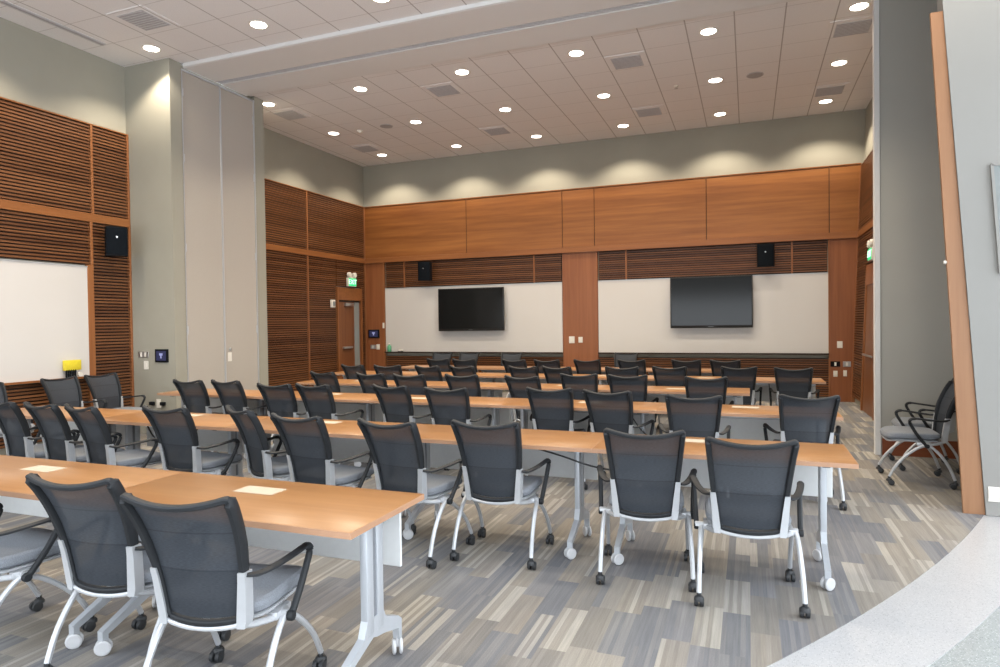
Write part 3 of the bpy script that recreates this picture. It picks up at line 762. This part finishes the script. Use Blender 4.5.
for y, l in ((6.16, 'black mesh chair against the slatted wall nearest the column'), (5.60, 'black mesh chair against the slatted wall, second from the column'), (4.72, 'black mesh chair against the slatted wall, farthest from the column')):
    place_top(-8.1, y, -90, l, 'mesh chairs along the slatted wall')
put_chair(1.46, 7.12, 90, 'black mesh chair in the alcove nearest the wood end board', 'mesh chairs in the alcove')
put_chair(1.68, 7.80, 90, 'black mesh chair in the alcove nearest the grey back wall', 'mesh chairs in the alcove')

# ------------------------------------------------------------------ tables
TL = 1.512
def make_table(inset):
    o = thing('training_table', (0, 0, 0), 'x', 'table', None)
    hl = TL / 2 - .002
    MB().box(-hl, hl, -.305, .305, .709, .737, .003, 2).build('tabletop', M['top'], o)
    e = MB(); e.box(-hl - .0015, hl + .0015, -.3075, -.3045, .7095, .7355); e.box(-hl - .0015, hl + .0015, .3045, .3075, .7095, .7355)
    e.box(-hl - .0015, -hl + .001, -.306, .306, .7095, .7355); e.box(hl - .001, hl + .0015, -.306, .306, .7095, .7355)
    e.build('edge_band', M['edge'], o)
    MB().box(-.68, .68, .205, .220, .41, .685, .003, 1).build('modesty_panel', M['modesty'], o)
    MB().box(-.66, .66, -.045, -.005, .655, .695, .004, 1).build('crossbeam', M['tablegrey'], o)
    for s in (-1, 1):
        x = s * (TL / 2 - inset)
        lg = MB(); lg.box(x - .018, x + .018, -.075, -.022, .20, .70, .004, 2); lg.box(x - .018, x + .018, .006, .059, .20, .70, .004, 2)
        foot = [(-.075, .27), (.059, .27), (.075, .235), (.185, .19), (.215, .165), (.215, .075), (.19, .075), (.185, .13), (.06, .165), (.0, .175), (-.03, .185), (-.262, .095), (-.262, .06), (-.292, .06), (-.292, .115), (-.10, .205)]
        lg.prism(foot, 'x', x - .017, x + .017)
        leg = lg.build('leg', M['tablegrey'], o)
        MB().box(x - .012, x + .012, -.022, .006, .22, .70).build('leg_groove', M['slot'], leg)
        MB().box(x - .022, x + .022, -.24, .24, .690, .709, .003, 1).build('top_bracket', M['steel'], leg)
        for y in (-.277, .2):
            k = MB(); kr = Matrix.Translation((x, y, 0)) @ Matrix.Rotation(math.radians(-48 if y < 0 else 35), 4, 'Z') @ Matrix.Translation((-x, -y, 0))
            for q in (-.0155, .0155):
                k.lathe([(.012, -.0085), (.030, -.0085), (.032, -.0065), (.036, -.005), (.0375, 0), (.036, .005), (.032, .0065), (.030, .0085), (.012, .0085)], (x + q, y, .0375), 'x', 18)
            k.box(x - .007, x + .007, y - .012, y + .012, .035, .09, .003, 1)
            bmesh.ops.transform(k.bm, matrix=kr, verts=k.bm.verts)
            k.build('caster', M['wheelwhite'], leg)
    MB().box(.60, .68, -.20, -.16, .695, .709).build('tilt_latch', M['black_plastic'], o)
    return o
tprotos = {}
TROWS = [('front table row', -1.454, 2.444, 3), ('second table row', .568, 4.370, 5), ('third table row', .722, 6.26, 5), ('fourth table row', .01, 7.90, 4), ('fifth table row', .918, 9.49, 5), ('sixth table row', -.15, 11.03, 4)]
for rn, xe, yc, n in TROWS:
    for i in range(n):
        key = .098 if rn.startswith('front') else .155
        if key not in tprotos: o = tprotos[key] = make_table(key)
        else: o = copy_tree(tprotos[key])
        o.location = (xe - TL * (i + .5), yc, 0)
        o['label'] = 'wood topped training table, %s from the right in the %s' % (ORD[i], rn); o['group'] = 'training tables'
# papers on the tables
def paper(x, y, rz, label):
    o = MB().box(-.118, .118, -.058, .058, 0, .0012).build('paper_sheet', M['paper'])
    o.location = (x, y, .7372); o.rotation_euler = (0, 0, rz)
    tag(o, label, 'paper', 'papers on the tables')
PAP = [(-2.26, 2.55, 0, 'cream paper at the right hand end of the front table row'), (-3.83, 2.55, .0, 'cream paper on the front table row farther from its end'),
       (-3.30, 4.53, .0, 'white paper on the second table row between the middle chairs'), (-.30, 4.53, 0, 'white paper on the second table row near its right end'),
       (-4.80, 4.54, .0, 'white paper on the second table row near the slatted wall'), (-.03, 6.40, 0, 'white paper on the third table row near its right end'),
       (-4.58, 6.40, 0, 'white paper on the third table row toward the column'), (-3.36, 6.28, .0, 'white paper on the third table row near the middle'), (-1.48, 6.38, 0, 'white paper on the third table row between two close chairs'),
       (-.80, 7.92, 0, 'white paper on the fourth table row near its right end'), (-2.17, 8.0, 0, 'white paper on the fourth table row near the middle'), (-5.2, 8.0, 0, 'white paper on the fourth table row near its left end'),
       (-.56, 9.5, 0, 'white paper on the fifth table row near its right end'), (-2.0, 9.55, 0, 'white paper on the fifth table row near the middle'), (-1.05, 11.05, 0, 'white paper on the sixth table row near its right end'), (-6.0, 6.38, 0, 'white paper on the third table row nearest the column')]
for a in PAP: paper(*a)
# cables that hang below the tables
def cable(pts, label):
    tag(MB().tube(pts, .006, 6, smooth=6).build('power_cable', M['rubber']), label, 'cable', 'cables under the tables')
cable([(-1.36, 4.2, .69), (-1.16, 4.16, .655), (-.98, 4.18, .60), (-.80, 4.22, .575), (-.62, 4.26, .62), (-.5, 4.28, .69)], 'black cable looped below the second table row by the right hand chairs')
cable([(-1.05, 6.1, .69), (-.95, 6.08, .55), (-.82, 6.1, .42), (-.72, 6.15, .3), (-.74, 6.3, .02)], 'black cable dropping to the floor below the third table row')
cable([(.25, 9.3, .69), (.27, 9.28, .4), (.26, 9.3, .02)], 'black cable hanging under the right end of the fifth table row')
cable([(-4.95, 4.2, .69), (-4.8, 4.14, .6), (-4.65, 4.16, .5), (-4.5, 4.2, .55), (-4.4, 4.24, .69)], 'black cable looped below the second table row near the slatted wall')

# the right wall of the rear half leans outward: shear everything that belongs to it
bpy.context.view_layer.update()
done = set()
for o in list(bpy.context.scene.objects):
    if o.type != 'MESH' or o.data.name in done: continue
    done.add(o.data.name)
    m_ = o.matrix_world.copy(); inv = m_.inverted()
    for v in o.data.vertices:
        q = m_ @ v.co
        if 1.70 < q.x < 2.1 and q.y > 8.6 and (q.x > 1.8 or q.y < 12.6):
            q.x += (q.z - 2.70) * .0388; v.co = inv @ q

# ------------------------------------------------------------------ light and camera
w = bpy.data.worlds.new('daylight'); bpy.context.scene.world = w; w.use_nodes = True
bg = w.node_tree.nodes['Background']; bg.inputs[0].default_value = (.88, .94, 1.0, 1); bg.inputs[1].default_value = 5.2

h, yaw, pitch, roll, fpx = 1.5498, .36619, -.01668, -.013454, 648.07
c, s = math.cos(yaw), math.sin(yaw); r0 = V((c, s, 0)); f0 = V((-s, c, 0)); z0 = V((0, 0, 1))
cp, sp_ = math.cos(pitch), math.sin(pitch); fw = f0 * cp + z0 * sp_; u1 = f0 * -sp_ + z0 * cp
cr, sr = math.cos(roll), math.sin(roll); rt = r0 * cr + u1 * sr; up = r0 * -sr + u1 * cr
cam = bpy.data.cameras.new('camera'); co = bpy.data.objects.new('camera', cam); C.objects.link(co)
mw = Matrix(((rt.x, up.x, -fw.x, 0), (rt.y, up.y, -fw.y, 0), (rt.z, up.z, -fw.z, h), (0, 0, 0, 1)))
co.matrix_world = mw
cam.sensor_width = 36; cam.lens = fpx * 36 / 1000; cam.clip_start = .05
bpy.context.scene.camera = co
vs_ = bpy.context.scene.view_settings
vs_.view_transform = 'Standard'; vs_.look = 'None'; vs_.gamma = 1; vs_.use_curve_mapping = False; vs_.exposure = 0.0
